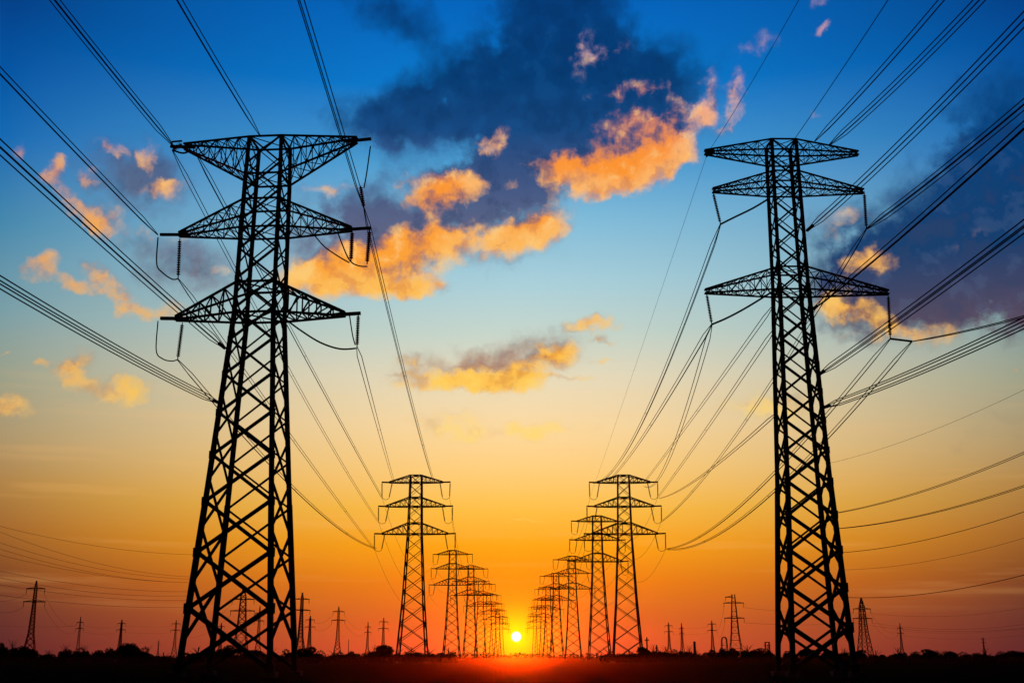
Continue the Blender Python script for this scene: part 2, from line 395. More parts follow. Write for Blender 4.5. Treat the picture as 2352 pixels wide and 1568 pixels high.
def insulator(arm, p, q, r=0.2, nd=16, n=8):            # a string of porcelain discs
    p, q = Vector(p), Vector(q); L = (q - p).length
    pts, rr = [p], [0.05]
    for i in range(nd):
        f0 = 0.06 + 0.86 * i / nd; st = 0.86 / nd
        for df, rad in ((0.05, 0.34 * r), (0.35, r), (0.62, r * 0.92), (0.72, 0.36 * r)):
            pts.append(p.lerp(q, f0 + df * st)); rr.append(rad)
    pts.append(q); rr.append(0.05)
    m = MB(); m.tube(pts, rr, n); return m.build('insulator_string', M_INS, arm)
def jumper(arm, pts, r=0.05, name='jumper_wire'):
    m = MB(); m.tube(smooth(pts), r, 5); return m.build(name, M_WIRE, arm)
def smooth(pts, k=6):
    pts = [Vector(p) for p in pts]; out = []
    for i in range(len(pts) - 1):
        p0, p1, p2, p3 = pts[max(i - 1, 0)], pts[i], pts[i + 1], pts[min(i + 2, len(pts) - 1)]
        for j in range(k):
            t = j / k
            out.append(0.5 * ((2 * p1) + (p2 - p0) * t + (2 * p0 - 5 * p1 + 4 * p2 - p3) * t * t + (3 * p1 - p0 - 3 * p2 + p3) * t ** 3))
    out.append(pts[-1]); return out

DN = 107.0
# --- near left tower
LX = -24.3
PL_ = [(0, 4.05), (15.5, 3.0), (33, 1.9), (47.5, 1.72), (52.0, 1.6)]
left = empty('lattice_pylon', (LX, DN, 0), R(-5))
tag(left, 'biggest lattice pylon, nearest on the left, underside of its top arm sloping upwards', 'pylon', 'nearest pylons of the two rows')
zl = {k: Zat(y, DN if k in ('mlo', 'llo', 'ttip') else DN - 1.7) for k, y in dict(top=311, tlo=397, ttip=329, mlo=534, mhi=455, llo=728, lhi=646).items()}
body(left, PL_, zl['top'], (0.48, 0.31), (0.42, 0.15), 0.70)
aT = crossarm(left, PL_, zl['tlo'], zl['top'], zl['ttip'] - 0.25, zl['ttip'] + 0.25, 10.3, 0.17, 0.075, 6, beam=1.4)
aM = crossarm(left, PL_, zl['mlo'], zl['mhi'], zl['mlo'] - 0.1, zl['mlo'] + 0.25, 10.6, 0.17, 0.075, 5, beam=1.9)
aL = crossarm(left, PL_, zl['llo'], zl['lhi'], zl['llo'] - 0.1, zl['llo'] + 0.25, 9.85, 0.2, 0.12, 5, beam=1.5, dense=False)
LM = Matrix.Translation((LX, DN, 0)) @ Matrix.Rotation(R(-5), 4, 'Z')
LMi = LM.inverted()
def lw(p): return LM @ Vector(p)
def lp(x, y, D=DN): return LMi @ W(x, y, D)             # survey point in the left tower's own axes
# strings and jumper loops, mid and lower arm
cl = {}
cl['ML'] = lp(409, 640); cl['BL'] = lp(408, 826); cl['BR'] = lp(820, 797); cl['TR'] = lp(836, 478); cl['TL'] = lp(396, 345)
e = lp(413, 548); insulator(aM, e, cl['ML'], 0.19, 15)
jumper(aM, [lp(363, 545), lp(360, 605), lp(372, 625), lp(395, 641), cl['ML']], 0.07)
e = lp(419, 741); insulator(aL, e, cl['BL'], 0.19, 16)
jumper(aL, [lp(363, 737), lp(359, 805), lp(374, 824), lp(394, 829), cl['BL']], 0.06)
e = lp(823, 722); insulator(aL, e, cl['BR'], 0.19, 16)
jumper(aL, [lp(803, 725), lp(810, 770), lp(816, 792)], 0.06)
insulator(aM, lp(809, 531), lp(806, 600), 0.22, 14)
insulator(aM, lp(849, 528), lp(843, 607), 0.22, 15)
jumper(aM, [lp(776, 535), lp(795, 583), lp(808, 603), lp(826, 611), lp(844, 612)], 0.07)
jumper(aM, [lp(722, 540, DN + 3), lp(745, 566, DN + 2), lp(776, 588, DN + 1), lp(802, 603)], 0.07)
jumper(aL, [lp(655, 732, DN + 3), lp(690, 758, DN + 2), lp(735, 786, DN + 1), lp(780, 801), lp(818, 800)], 0.09)
jumper(aT, [lp(851, 336), lp(842, 400), lp(836, 432)], 0.07)
insulator(aT, lp(828, 427), cl['TR'], 0.2, 9)
insulator(aT, lp(418, 331), cl['TL'], 0.3, 8)
jumper(aT, [lp(395, 326), lp(418, 324)], 0.1)
jumper(aT, [cl['TL'], lp(420, 352), lp(440, 345)], 0.1)

# --- near right tower
RX = 27.0
PR_ = [(0, 2.72), (17, 1.95), (36, 1.37), (52, 1.2)]
right = empty('lattice_pylon', (RX, DN, 0), R(1))
tag(right, 'big slender lattice pylon, nearest on the right, with three flat bottomed arms', 'pylon', 'nearest pylons of the two rows')
zr = {k: Zat(y, DN if k in ('mlo', 'llo', 'ttip') else DN - 1.3) for k, y in dict(top=318, tlo=358, ttip=351, mlo=441, mhi=391, llo=673, lhi=612).items()}
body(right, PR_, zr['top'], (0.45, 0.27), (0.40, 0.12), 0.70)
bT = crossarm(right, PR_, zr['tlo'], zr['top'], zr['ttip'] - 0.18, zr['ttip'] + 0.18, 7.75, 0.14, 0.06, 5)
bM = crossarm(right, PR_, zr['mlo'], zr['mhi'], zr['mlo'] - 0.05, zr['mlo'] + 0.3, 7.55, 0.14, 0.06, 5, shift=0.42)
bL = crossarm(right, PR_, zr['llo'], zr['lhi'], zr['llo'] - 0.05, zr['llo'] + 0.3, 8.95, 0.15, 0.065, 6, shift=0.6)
RM = Matrix.Translation((RX, DN, 0)) @ Matrix.Rotation(R(1), 4, 'Z'); RMi = RM.inverted()
def rp(x, y, D=DN): return RMi @ W(x, y, D)
cr = {'ML': rp(1655, 515), 'BL': rp(1635, 745), 'MR': rp(1990, 526), 'BR': rp(2045, 778), 'BR2': rp(2095, 784), 'TL': rp(1625, 352)}
insulator(bM, rp(1638, 443), cr['ML'], 0.16, 16)
insulator(bM, rp(1985, 443), cr['MR'], 0.17, 17)
insulator(bL, rp(1623, 675), cr['BL'], 0.16, 16)
insulator(bL, rp(2040, 677), cr['BR'], 0.17, 19)
jumper(bL, [cr['BR'], rp(2070, 781), cr['BR2']], 0.11, 'yoke_bar')
m_ = MB(); m_.bar(rp(1640, 346), rp(1621, 357), 0.35); m_.build('wire_clamp', M_STEEL, bT)

# --- the pattern all farther pylons of the two rows follow
PC = [(0, 4.05), (16, 2.85), (34, 1.95), (52.2, 1.55)]
proto = empty('lattice_pylon', (0, 0, 0))
zc = dict(t=Zat(1108, 328), m=Zat(1163, 328), l=Zat(1226, 328), top=Zat(1092, 328))
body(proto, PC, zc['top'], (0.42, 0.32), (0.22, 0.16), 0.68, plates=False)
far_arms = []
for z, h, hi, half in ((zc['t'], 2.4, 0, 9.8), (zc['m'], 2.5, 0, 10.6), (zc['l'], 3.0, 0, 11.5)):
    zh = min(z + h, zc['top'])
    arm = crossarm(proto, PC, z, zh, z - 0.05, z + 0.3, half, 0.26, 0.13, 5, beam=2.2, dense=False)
    for s in (-1, 1):
        insulator(arm, (s * (half - 0.1), 0, z), (s * (half - 0.2), 0, z - 4.2), 0.22, 12, 6)
        insulator(arm, (s * (half - 3.0), 0, z), (s * (half - 2.2), 0, z - 4.4), 0.22, 12, 6)
        jumper(arm, [(s * (half - 0.2), 0, z - 4.2), (s * (half - 1.2), 0, z - 4.8), (s * (half - 2.2), 0, z - 4.4)], 0.06)
CL = {('t', s): Vector((s * 9.6, 0, zc['t'] - 4.2)) for s in (-1, 1)}
CL.update({('m', s): Vector((s * 10.4, 0, zc['m'] - 4.2)) for s in (-1, 1)})
CL.update({('l', s): Vector((s * 11.3, 0, zc['l'] - 4.2)) for s in (-1, 1)})
rows = {'left': [(947, 328, 'second in the left row, first right of the big left pylon'),
                 (1037, 575, 'third in the left row, just right of the second'),
                 (1080, 668, 'fourth from the front of the left row'), (1103, 785, 'fifth from the front of the left row'),
                 (1122, 930, 'sixth from the front of the left row'), (1133, 1080, 'seventh from the front of the left row'),
                 (1143, 1270, 'eighth from the front of the left row'), (1151, 1480, 'last small one of the left row, closest to the sun')],
        'right': [(1442, 328, 'second in the right row, first left of the big right pylon'),
                  (1377, 440, 'third in the right row, half hidden behind the second'),
                  (1317, 597, 'fourth from the front of the right row'), (1279, 705, 'fifth from the front of the right row'),
                  (1260, 860, 'sixth from the front of the right row'), (1249, 1010, 'seventh from the front of the right row'),
                  (1237, 1220, 'eighth from the front of the right row'), (1229, 1480, 'last small one of the right row, closest to the sun')]}
ROW = {'left': [], 'right': []}
first = True
for side in ('left', 'right'):
    for i, (x, D, where) in enumerate(rows[side]):
        o = proto if first else copy_tree(proto)
        first = False
        p = W(x, 1506, D); o.location = (p.x, D, 0); o.rotation_euler.z = R(random.uniform(-4, 4)); o.scale.z = 1.0 if i == 0 else random.uniform(0.965, 1.035)
        tag(o, 'lattice pylon, ' + where, 'pylon', 'pylons of the %s row going back to the sun' % side)
        ROW[side].append(o)
def clamp(side, i, key):
    o = ROW[side][i]; return Vector(o.location) + Matrix.Rotation(o.rotation_euler.z, 3, 'Z') @ CL[key]

# ------------------------------------------------------------------ power lines
NAME_N = 0
def para(P0, P1, sag, n=40, shift=(0, 0, 0)):
    return [P0.lerp(P1, i / n) - Vector((0, 0, 4 * sag * (i / n) * (1 - i / n))) + Vector(shift) for i in range(n + 1)]
def line(P0, P1, sag, label, group, strands=3, r=0.042, spread=0.22, n=44, gap=70.0):
    d = (P1 - P0); hor = Vector((d.y, -d.x, 0)).normalized()
    if strands == 1:
        m = MB(); m.tube(para(P0, P1, sag, n), r, 5); o = m.build('power_line', M_WIRE); return tag(o, label, 'power line', group)
    o = empty('power_line', P0)
    offs = {2: [(-1, 0), (1, 0)], 3: [(-1, .45), (1, .45), (0, -.8)], 4: [(-1, 1), (1, 1), (1, -1), (-1, -1)]}[strands]
    vec = [hor * (a * spread) + Vector((0, 0, b * spread)) for a, b in offs]
    for v in vec:
        c = [p - P0 for p in para(P0, P1, sag, n, v)]
        c[0] = c[0] - v * 0.85                          # the strands close up at the clamp
        m = MB(); m.tube(c, r, 5); m.build('conductor', M_WIRE, o)
    L = d.length; k = max(2, int(L / gap))
    for i in range(1, k):
        f = i / k; c = P0.lerp(P1, f) - Vector((0, 0, 4 * sag * f * (1 - f))) - P0
        m = MB()
        for a, b in zip(vec, vec[1:] + vec[:1]):
            m.tube([c + a, c + b], r * 0.45, 4)
            if strands == 2: break
        m.build('spacer', M_WIRE, o)
    return tag(o, label, 'power line', group)
BACK = 220.0
def over(P0, px, label, group='lines passing overhead to the camera', dX=0.0, dz=None, strain=None, **kw):
    """span from P0 back over the camera to the unseen tower behind; its sag read from one sight line"""
    u, f, p = ray(*px)
    t = (P0.x + dX * P0.y / BACK) / (u + dX * f / BACK)
    s = P0.y - t * f; z = CAM_H + t * p
    if dz is None: dz = 0.0
    c = (z - P0.z - dz * s / BACK) / (s * (s - BACK)); sag = c * BACK * BACK / 4
    if strain:                                          # tension string between the leg and the bundle
        v = Vector((dX, -BACK, dz - 4 * sag)).normalized(); M = strain.matrix_basis.inverted()
        insulator(strain, M @ P0, M @ (P0 + v * 2.6), 0.17, 9)
    if DEBUG: print('over', label[:50], 'D', round(t * f, 1), 'z', round(z, 1), 'z0', round(P0.z, 1), 'sag', round(sag, 2))
    return line(P0, P0 + Vector((dX, -BACK, dz)), sag, label, group, **kw)
def between(P0, P1, px, label, group, **kw):
    """span between two towers; sag read from sight lines at px (list)"""
    sags = []
    for q in px:
        u, f, p = ray(*q)
        # plan: P0 + s (P1-P0); u t = X, f t = Y
        d = P1 - P0
        s = (P0.y * u - P0.x * f) / (d.x * f - d.y * u)
        t = (P0.y + s * d.y) / f; z = CAM_H + t * p
        if 0.03 < s < 0.97: sags.append(((P0.z + s * d.z) - z) / (4 * s * (1 - s)))
        if DEBUG: print('betw', label[:50], 's', round(s, 2), 'sag', round(sags[-1], 2) if sags else None)
    sag = sum(sags) / len(sags) if sags else 3.0
    return line(P0, P1, max(sag, 0.3), label, group, **kw)
DEBUG = False
def LWp(k): return LM @ cl[k]
def RWp(k): return RM @ cr[k]
GL, GR = 'lines of the left row', 'lines of the right row'
GO_L, GO_R = 'lines from the near left pylon overhead to the camera', 'lines from the near right pylon overhead to the camera'
# near left pylon, back over the camera
over(W(362, 539, DN), (0, 165), 'wire bundle rising left from the tip of the big left pylon middle arm', GO_L)
over(W(398, 335, DN), (125, 0), 'wire bundle rising to the top edge from the left pylon top arm, left tip', GO_L, strands=4)
over(W(597, 312, DN - 1.6), (410, 0), 'wire bundle rising to the top edge from the left pylon top arm, its middle', GO_L)
over(LWp('TR'), (690, 0), 'wire bundle climbing to the top edge past the left pylon top arm, right tip', GO_L)
over(W(517, 800, DN), (0, 338), 'wire bundle crossing the left half of the left pylon lowest arm to the left edge', GO_L, strands=4, strain=left)
over(W(505, 926, DN), (0, 648), 'lowest thick bundle at the left edge, ending on the big left pylon leg', GO_L, strands=4, strain=left)
# near left pylon to the second pylon of its row
n2 = 0
arm_mid = Vector(ROW['left'][0].location) + Vector((4.0, 0, zc['t']))
between(LWp('TR'), W(995, 1103, 328), [(874, 634), (904, 776), (940, 893)], 'wire bundle falling from the left pylon top arm, right end, to the pylon behind', GL)
between(LWp('TL'), clamp('left', 0, ('m', -1)), [(552, 622), (655, 831), (780, 1080)], 'wire pair from the left pylon top arm, left tip, passing behind its body', GL, strands=2)
between(W(450, 352, DN), clamp('left', 0, ('t', -1)), [(522, 475)], 'wire bundle from under the left pylon top arm, right of the pair there', GL, strands=3)
between(LWp('ML'), clamp('left', 0, ('l', -1)), [(442, 695), (526, 806), (700, 1045)], 'wire bundle falling from the insulator under the left pylon middle arm, behind its legs', GL)
between(LWp('BL'), clamp('left', 0, ('l', -1)) + Vector((0.5, 0, 0.2)), [(497, 962), (662, 1062), (760, 1180)], 'wire bundle falling from the left hand insulator under the left pylon lowest arm', GL)
between(LWp('BR'), W(905, 1108, 328), [(850, 905), (875, 1000)], 'wire pair falling from the right hand insulator of the left pylon lowest arm', GL, strands=2)
between(W(880, 690, 115), W(965, 1094, 328), [(925, 900)], 'single thin earth wire falling to the peak of the second left pylon', GL, strands=1, r=0.03) if False else None
# near right pylon, back over the camera
over(RWp('TL'), (1835, 0), 'single thin wire rising from the left tip of the right pylon top arm', GO_R, strands=1, r=0.022)
over(W(1826, 318, DN), (2040, 0), 'single thin wire rising from the top of the right pylon body', GO_R, strands=1, r=0.035)
over(W(1872, 324, DN), (2165, 0), 'wire bundle rising from the right pylon top arm, right half, the inner one', GO_R)
over(W(1905, 333, DN), (2250, 0), 'wire bundle rising from the right pylon top arm, right half, the outer one', GO_R, strands=4)
over(W(1853, 530, DN), (2352, 45), 'thick wire bundle crossing the right pylon middle arm to the upper right corner', GO_R, strands=4, strain=right)
over(RWp('MR'), (2352, 240), 'wire bundle rising right from the right hand insulator of the right pylon middle arm', GO_R, strands=4)
over(W(1862, 714, DN), (2352, 290), 'wire bundle crossing the right half of the right pylon lowest arm', GO_R, strain=right)
over(W(1878, 862, DN), (2352, 520), 'wire bundle passing close by the right hand insulator of the right pylon lowest arm', GO_R, strands=4, strain=right)
over(RWp('BR2'), (2352, 727), 'wire pair nearly level from the yoke below the right pylon lowest arm, rightwards', GO_R, strands=2)
over(W(1890, 936, DN), (2352, 742), 'thick wire bundle from the right pylon leg to the right edge, below the yoke', GO_R, strands=4, strain=right)
# near right pylon to the rest of its row
between(RWp('TL'), clamp('right', 0, ('t', -1)), [(1525, 590), (1440, 800)], 'single thin wire falling in a long curve from the right pylon top arm', GR, strands=1, r=0.018)
between(RWp('ML'), W(1362, 1108, 328), [(1600, 680), (1470, 950)], 'wire bundle falling from the left hand insulator of the right pylon middle arm', GR)
between(RWp('BL'), W(1400, 1102, 328), [(1540, 905)], 'wire bundle from the left insulator of the right pylon lowest arm, left branch', GR)
between(RWp('BL'), W(1480, 1116, 328), [(1590, 900)], 'wire pair from the left insulator of the right pylon lowest arm, right branch', GR, strands=2)
between(W(1777, 700, DN + 1.5), W(1482, 1104, 328), [(1640, 890)], 'wire pair falling left from the right pylon body just under its lowest arm', GR, strands=2)
between(W(1781, 752, DN + 1.5), clamp('right', 0, ('t', 1)), [(1640, 960)], 'wire pair falling left from the right pylon body a little further below its lowest arm', GR, strands=2)
between(W(1785, 947, DN + 1.5), clamp('right', 0, ('t', 1)) + Vector((0.4, 0, -0.3)), [(1690, 1035), (1600, 1095)], 'wire pair sweeping from half way up the right pylon to the pylon behind', GR, strands=2)
between(RWp('MR'), clamp('right', 0, ('m', 1)), [(1910, 628), (1690, 1050), (1600, 1140)], 'wire bundle from the right pylon middle arm, right insulator, passing behind its body', GR)
between(RWp('BR'), clamp('right', 0, ('l', 1)), [(1885, 952), (1680, 1205)], 'wire bundle falling left from the yoke below the right pylon lowest arm, left one', GR)
between(RWp('BR2'), clamp('right', 0, ('l', 1)) + Vector((0.5, 0, 0)), [(1895, 1012)], 'wire bundle falling left from the yoke below the right pylon lowest arm, right one', GR)
jumper(bM, [cr['ML'], rp(1685, 500, DN + .5), rp(1730, 478, DN + 1), rp(1768, 455, DN + 1.3)], 0.1)
jumper(bL, [cr['BL'], rp(1670, 730, DN + .5), rp(1715, 706, DN + 1), rp(1777, 668, DN + 1.3)], 0.1)
# thin lower circuits from the near towers' legs
low_r = [((1907, 1180), (2352, 1040), 2, 'upper of the two double wires'), ((1914, 1214), (2352, 1116), 2, 'lower of the two double wires'),
         ((1924, 1269), (2352, 1175), 1, 'third from the top'), ((1931, 1308), (2352, 1235), 1, 'fourth from the top'), ((1943, 1371), (2352, 1320), 1, 'lowest of all'),
         ((1903, 1064), (2352, 895), 1, 'faint highest one')]
def low_span(a, b, Dex, fac, sag):
    P0 = W(a[0], a[1], DN); P1 = W(b[0], b[1], Dex); d = (P1 - P0) * fac; q = 1.0 / fac
    return P0, Vector((P0.x + d.x, P0.y + d.y, P0.z + fac * (P1.z - P0.z + 4 * sag * q * (1 - q)))), sag
for a, b, k, w in low_r:
    P0, E, sg = low_span(a, b, 78, 3.2, 5.0)
    line(P0, E, sg, 'low wire from right pylon leg to right edge, ' + w, 'low wires right of the right pylon', strands=k, r=0.024 if w[0] != 'f' else 0.012, spread=0.16)
low_l = [((446, 1273), (0, 1208), 4), ((440, 1324), (0, 1221), 6), ((439, 1329), (0, 1246), 5), ((436, 1337), (0, 1260), 5), ((437, 1337), (0, 1274), 4), ((434, 1358), (0, 1311), 3.5), ((432, 1367), (0, 1326), 4), ((428, 1378), (0, 1342), 3), ((424, 1394), (0, 1366), 2.5)]
for i, (a, b, sg) in enumerate(low_l):
    P0, E, sg = low_span(a, b, 84, 3.0, sg)
    line(P0, E, sg, 'thin wire from left edge to the big left pylon leg, %s' % ['topmost', 'second from top', 'third from top', 'fourth from top', 'middle one', 'sixth from top', 'seventh from top', 'second lowest', 'lowest'][i],
         'low wires left of the left pylon', strands=1, r=0.011)
# the rows behind: conductor spans from pylon to pylon
ordinal = ['second', 'third', 'fourth', 'fifth', 'sixth', 'seventh', 'eighth', 'ninth']
for side in ('left', 'right'):
    for i in range(len(ROW[side]) - 1):
        D = ROW[side][i].location.y
        for key, arm_name in ((('t', 1), 'top'), (('t', -1), 'top'), (('m', 1), 'middle'), (('m', -1), 'middle'), (('l', 1), 'lowest'), (('l', -1), 'lowest')):
            a, b = clamp(side, i, key), clamp(side, i + 1, key)
            line(a, b, (b - a).length * 0.045, 'thin wire from %s to %s %s row pylon, %s end of %s arm' % (ordinal[i], ordinal[i + 1], side, 'right' if key[1] > 0 else 'left', arm_name),
                 'thin wires along the far %s row' % side, strands=1, r=0.035, n=24)

# ------------------------------------------------------------------ small pylons in the distance
def dist_for(y, H):
    u, f, p = ray(1176, y); return (H - CAM_H) * f / p
def far_pylon(kind):
    o = empty('lattice_pylon', (0, 0, 0))
    if kind == 'double':
        pr = [(0, 3.3), (13, 1.35), (27, 0.75), (36, 0.6), (40, 0.12)]; H = 40; arms = ((36.0, 4.6, 0), (29.3, 5.4, 0))
    elif kind == 'spire':
        pr = [(0, 2.9), (12, 1.1), (30, 0.55), (38, 0.1)]; H = 38; arms = ((32.5, 3.2, 0), (27.0, 3.6, 0))
    elif kind == 'peaked':
        pr = [(0, 4.4), (18, 2.3), (32, 1.55), (35, 1.4), (41, 0.15)]; H = 41; arms = ((33.5, 6.4, 0), (27.0, 7.0, 0))
    else:
        pr = [(0, 4.2), (16, 2.3), (39, 0.9), (40, 0.9)]; H = 40; arms = ((38.3, 5.2, -1), (34.6, 6.4, 0), (25.2, 6.3, 0))
    body_far(o, pr, H, kind)
    for z, h, side in arms:
        m = MB(); x0, x1 = (-h, 0) if side < 0 else (-h, h)
        for y in (-0.35, 0.35): m.bar((x0, y * 0.4, z), (x1, y * 0.4, z), 0.55)
        for sg in (-1, 1):
            if side and sg != side: continue
            m.bar((0, 0, z + 1.1), (sg * h * 0.85, 0, z + 0.1), 0.2)
        arm = m.build('crossarm', M_STEEL, o)
        for sg in (-1, 1):
            if side and sg != side: continue
            insulator(arm, (sg * h * 0.97, 0, z), (sg * h * 0.97, 0, z - 2.9), 0.24, 6, 6)
    return o
def body_far(t, pr, H, kind):
    for k in range(4):
        m = MB(); zz = [z for z, a in pr]
        for z0, z1 in zip(zz, zz[1:]): m.bar(corner(pr, k, z0), corner(pr, k, z1), 0.46)
        m.build('leg', M_STEEL, t)
    m = MB(); zs = panels(pr, H - 1.5, 0.75)
    for z0, z1 in zip(zs, zs[1:]):
        for k in range(4):
            kk = (k + 1) % 4
            if kind != 'flat': m.bar(corner(pr, k, z0), corner(pr, kk, z1), 0.24); m.bar(corner(pr, kk, z0), corner(pr, k, z1), 0.24)
            else: m.bar(corner(pr, k, z0), corner(pr, kk, z1), 0.13)
            if z1 < 30: m.bar(corner(pr, k, z1), corner(pr, kk, z1), 0.24 if kind == 'flat' else 0.14)
    m.build('lattice_bracing', M_STEEL, t)
HT = {'double': 40, 'spire': 38, 'peaked': 41, 'flat': 40}
TIPS = {'double': (4.4, 36.0 - 2.9, 5.2, 29.3 - 2.9), 'spire': (3.1, 29.6, 3.5, 24.1), 'peaked': (6.2, 30.6, 6.8, 24.1), 'flat': (6.2, 31.7, 6.1, 22.3)}
bgl = [(66, 1333, 'double', 'two armed pylon tallest at the far left, its foot behind bushes', 14),
       (177, 1415, 'spire', 'slim pointed pylon above the round clump at the far left', 20),
       (273, 1422, 'double', 'small two armed pylon behind the big clump of trees on the left', -10),
       (362, 1468, 'spire', 'tiny thin pylon low on the horizon left of the big left pylon', 30),
       (399, 1423, 'double', 'small two armed pylon just left of the big left pylon foot', 12),
       (504, 1430, 'double', 'small pylon seen through the big left pylon, leftmost of three', -8),
       (551, 1345, 'peaked', 'tall distant pylon seen through the legs of the big left pylon', 5),
       (591, 1390, 'spire', 'slim pylon seen through the big left pylon, rightmost of three', 10),
       (688, 1360, 'double', 'distant pylon close beside the right leg of the big left pylon', 24),
       (709, 1413, 'double', 'small pylon second right of the big left pylon', -14),
       (774, 1392, 'double', 'two armed pylon alone between the left row and the big left pylon', 4),
       (843, 1427, 'spire', 'slim small pylon left of the round tree', 12),
       (879, 1418, 'double', 'small pylon rising straight behind the round tree', 0),
       (1538, 1428, 'double', 'small pylon right of the right row, nearest to it', 6),
       (1568, 1430, 'spire', 'slim pylon between the two small two armed ones on the right', 35),
       (1638, 1424, 'double', 'small two armed pylon left of the round topped mast', 0),
       (1691, 1364, 'flat', 'flat topped distant pylon left of the big right pylon, biggest there', -4),
       (1988, 1372, 'peaked', 'peaked distant pylon just right of the big right pylon', 8),
       (2073, 1430, 'spire', 'slim distant pylon alone on the right, right of the peaked one', -25),
       (2262, 1462, 'double', 'smallest pylon at the far right edge of the horizon', 10)]
protos = {}; BG = {}
for x, y, kind, lab, rz in bgl:
    o = copy_tree(protos[kind]) if kind in protos else protos.setdefault(kind, far_pylon(kind))
    D = dist_for(y, HT[kind]); p = W(x, 1506, D)
    o.location = (p.x, D, 0); o.rotation_euler.z = R(rz)
    tag(o, lab, 'pylon', 'small pylons scattered along the horizon'); BG[x] = (o, kind)
def bgt(x, lower, s):
    o, k = BG[x]; T = TIPS[k]; v = Vector((s * T[2 if lower else 0], 0, T[3 if lower else 1]))
    return Vector(o.location) + Matrix.Rotation(o.rotation_euler.z, 3, 'Z') @ v
def bgline(a, b, sag, lab): line(a, b, sag, lab, 'faint wires between the small far pylons', strands=1, r=0.055, n=30)
for x0, x1, w in ((66, 177, 'the far left pylon and the slim pointed one'), (177, 273, 'the slim pointed pylon and its small right neighbour'),
                  (273, 399, 'the two small pylons left of the big left pylon'), (399, 551, 'the big left pylon and a pylon through it'),
                  (709, 774, 'the two pylons right of the big left pylon'), (774, 843, 'the lone pylon and the slim one by the round tree'),
                  (1538, 1638, 'the two small two armed pylons on the right'), (1638, 1691, 'the flat topped pylon and its left neighbour'),
                  (1691, 1988, 'the flat topped pylon and the peaked one'), (1988, 2073, 'the peaked pylon and the slim one right of it')):
    for lower in (0, 1):
        a, b = bgt(x0, lower, 1), bgt(x1, lower, -1)
        bgline(a, b, (b - a).length * 0.012, 'faint %s wire between %s' % ('lower' if lower else 'upper', w))
for i, (xa, low, s, px, w) in enumerate(((1988, 0, 1, (2352, 1386), 'upper'), (1988, 1, 1, (2352, 1424), 'second'), (1988, 1, -1, (2352, 1433), 'third'), (2073, 0, 1, (2352, 1437), 'fourth'), (2073, 1, 1, (2352, 1452), 'lowest'))):
    a = bgt(xa, low, s); b = W(px[0], px[1], a.y * 0.92); b = a + (b - a) * 1.15
    bgline(a, b, 5.0, 'faint %s wire from the far right pylons to the right edge' % w)
for i, (xa, low, s, px, w) in enumerate(((66, 0, -1, (0, 1372), 'upper'), (66, 1, -1, (0, 1398), 'lower'), (177, 0, -1, (0, 1432), 'low distant'))):
    a = bgt(xa, low, s); b = W(px[0], px[1], a.y * 0.94); b = a + (b - a) * 1.4
    bgline(a, b, 2.0, 'faint %s wire from the far left pylons to the left edge' % w)

# posts and masts
def post(x, ytop, D, label, r, name='utility_pole', cross=0):
    p = W(x, ytop, D); o = empty(name, (p.x, D, 0)); H = p.z
    m = MB(); m.tube([(0, 0, 0), (0, 0, H * .5), (0, 0, H)], [r, r * .9, r * .75], 8); m.build('pole', M_STEEL, o)
    if cross:
        m = MB(); m.bar((-cross, 0, H - 1.0), (cross, 0, H - 1.0), r * 1.1); m.build('crossarm', M_STEEL, o)
    return tag(o, label, 'pole')
post(1485.5, 1462, 420, 'dark upright pole close right of the right row pylons', 0.32, cross=0.8)
post(1508, 1480, 420, 'short dark pole right of the taller one by the right row', 0.3, cross=0.6)
post(1595, 1472, 420, 'stout short dark post standing alone among low bushes on the right', 0.55)
post(801, 1468, 600, 'hair thin mast between the left row and the lone pylon', 0.18, 'radio_mast')
def frame_mast(x, ytop, D, w, arch, label):
    p = W(x, ytop, D); H = p.z; o = empty('lattice_mast', (p.x, D, 0))
    for s in (-1, 1):
        for y in (-1, 1):
            m = MB(); m.tube([(s * w, y * w, 0), (s * w * .72, y * w * .72, H - (w if arch else 0))], 0.16, 5); m.build('leg', M_STEEL, o)
    m = MB(); z = 1.5
    while z < H - 1.2:
        a = lerp(w, w * .72, z / H)
        for c in (((-a, -a), (a, -a)), ((a, -a), (a, a)), ((a, a), (-a, a)), ((-a, a), (-a, -a))): m.bar((*c[0], z), (*c[1], z), 0.14)
        m.bar((-a, -a, z), (a, -a, min(z + 2.2, H - 1)), 0.1); z += 2.2
    m.build('lattice_bracing', M_STEEL, o)
    m = MB()
    if arch:
        for y in (-.72, .72): m.tube([(w * .72 * math.cos(t), y * w, H - w + w * math.sin(t)) for t in [math.pi * i / 10 for i in range(11)]], 0.17, 5)
        m.build('arched_top', M_STEEL, o)
    else:
        m.bar((-w * 1.1, 0, H), (w * 1.1, 0, H), 0.35); m.build('cap_beam', M_STEEL, o)
    return tag(o, label, 'mast')
frame_mast(1663, 1462, 480, 1.35, True, 'round topped lattice mast left of the flat topped pylon')
frame_mast(1762, 1474, 480, 1.0, False, 'short square topped lattice mast just left of the big right pylon')

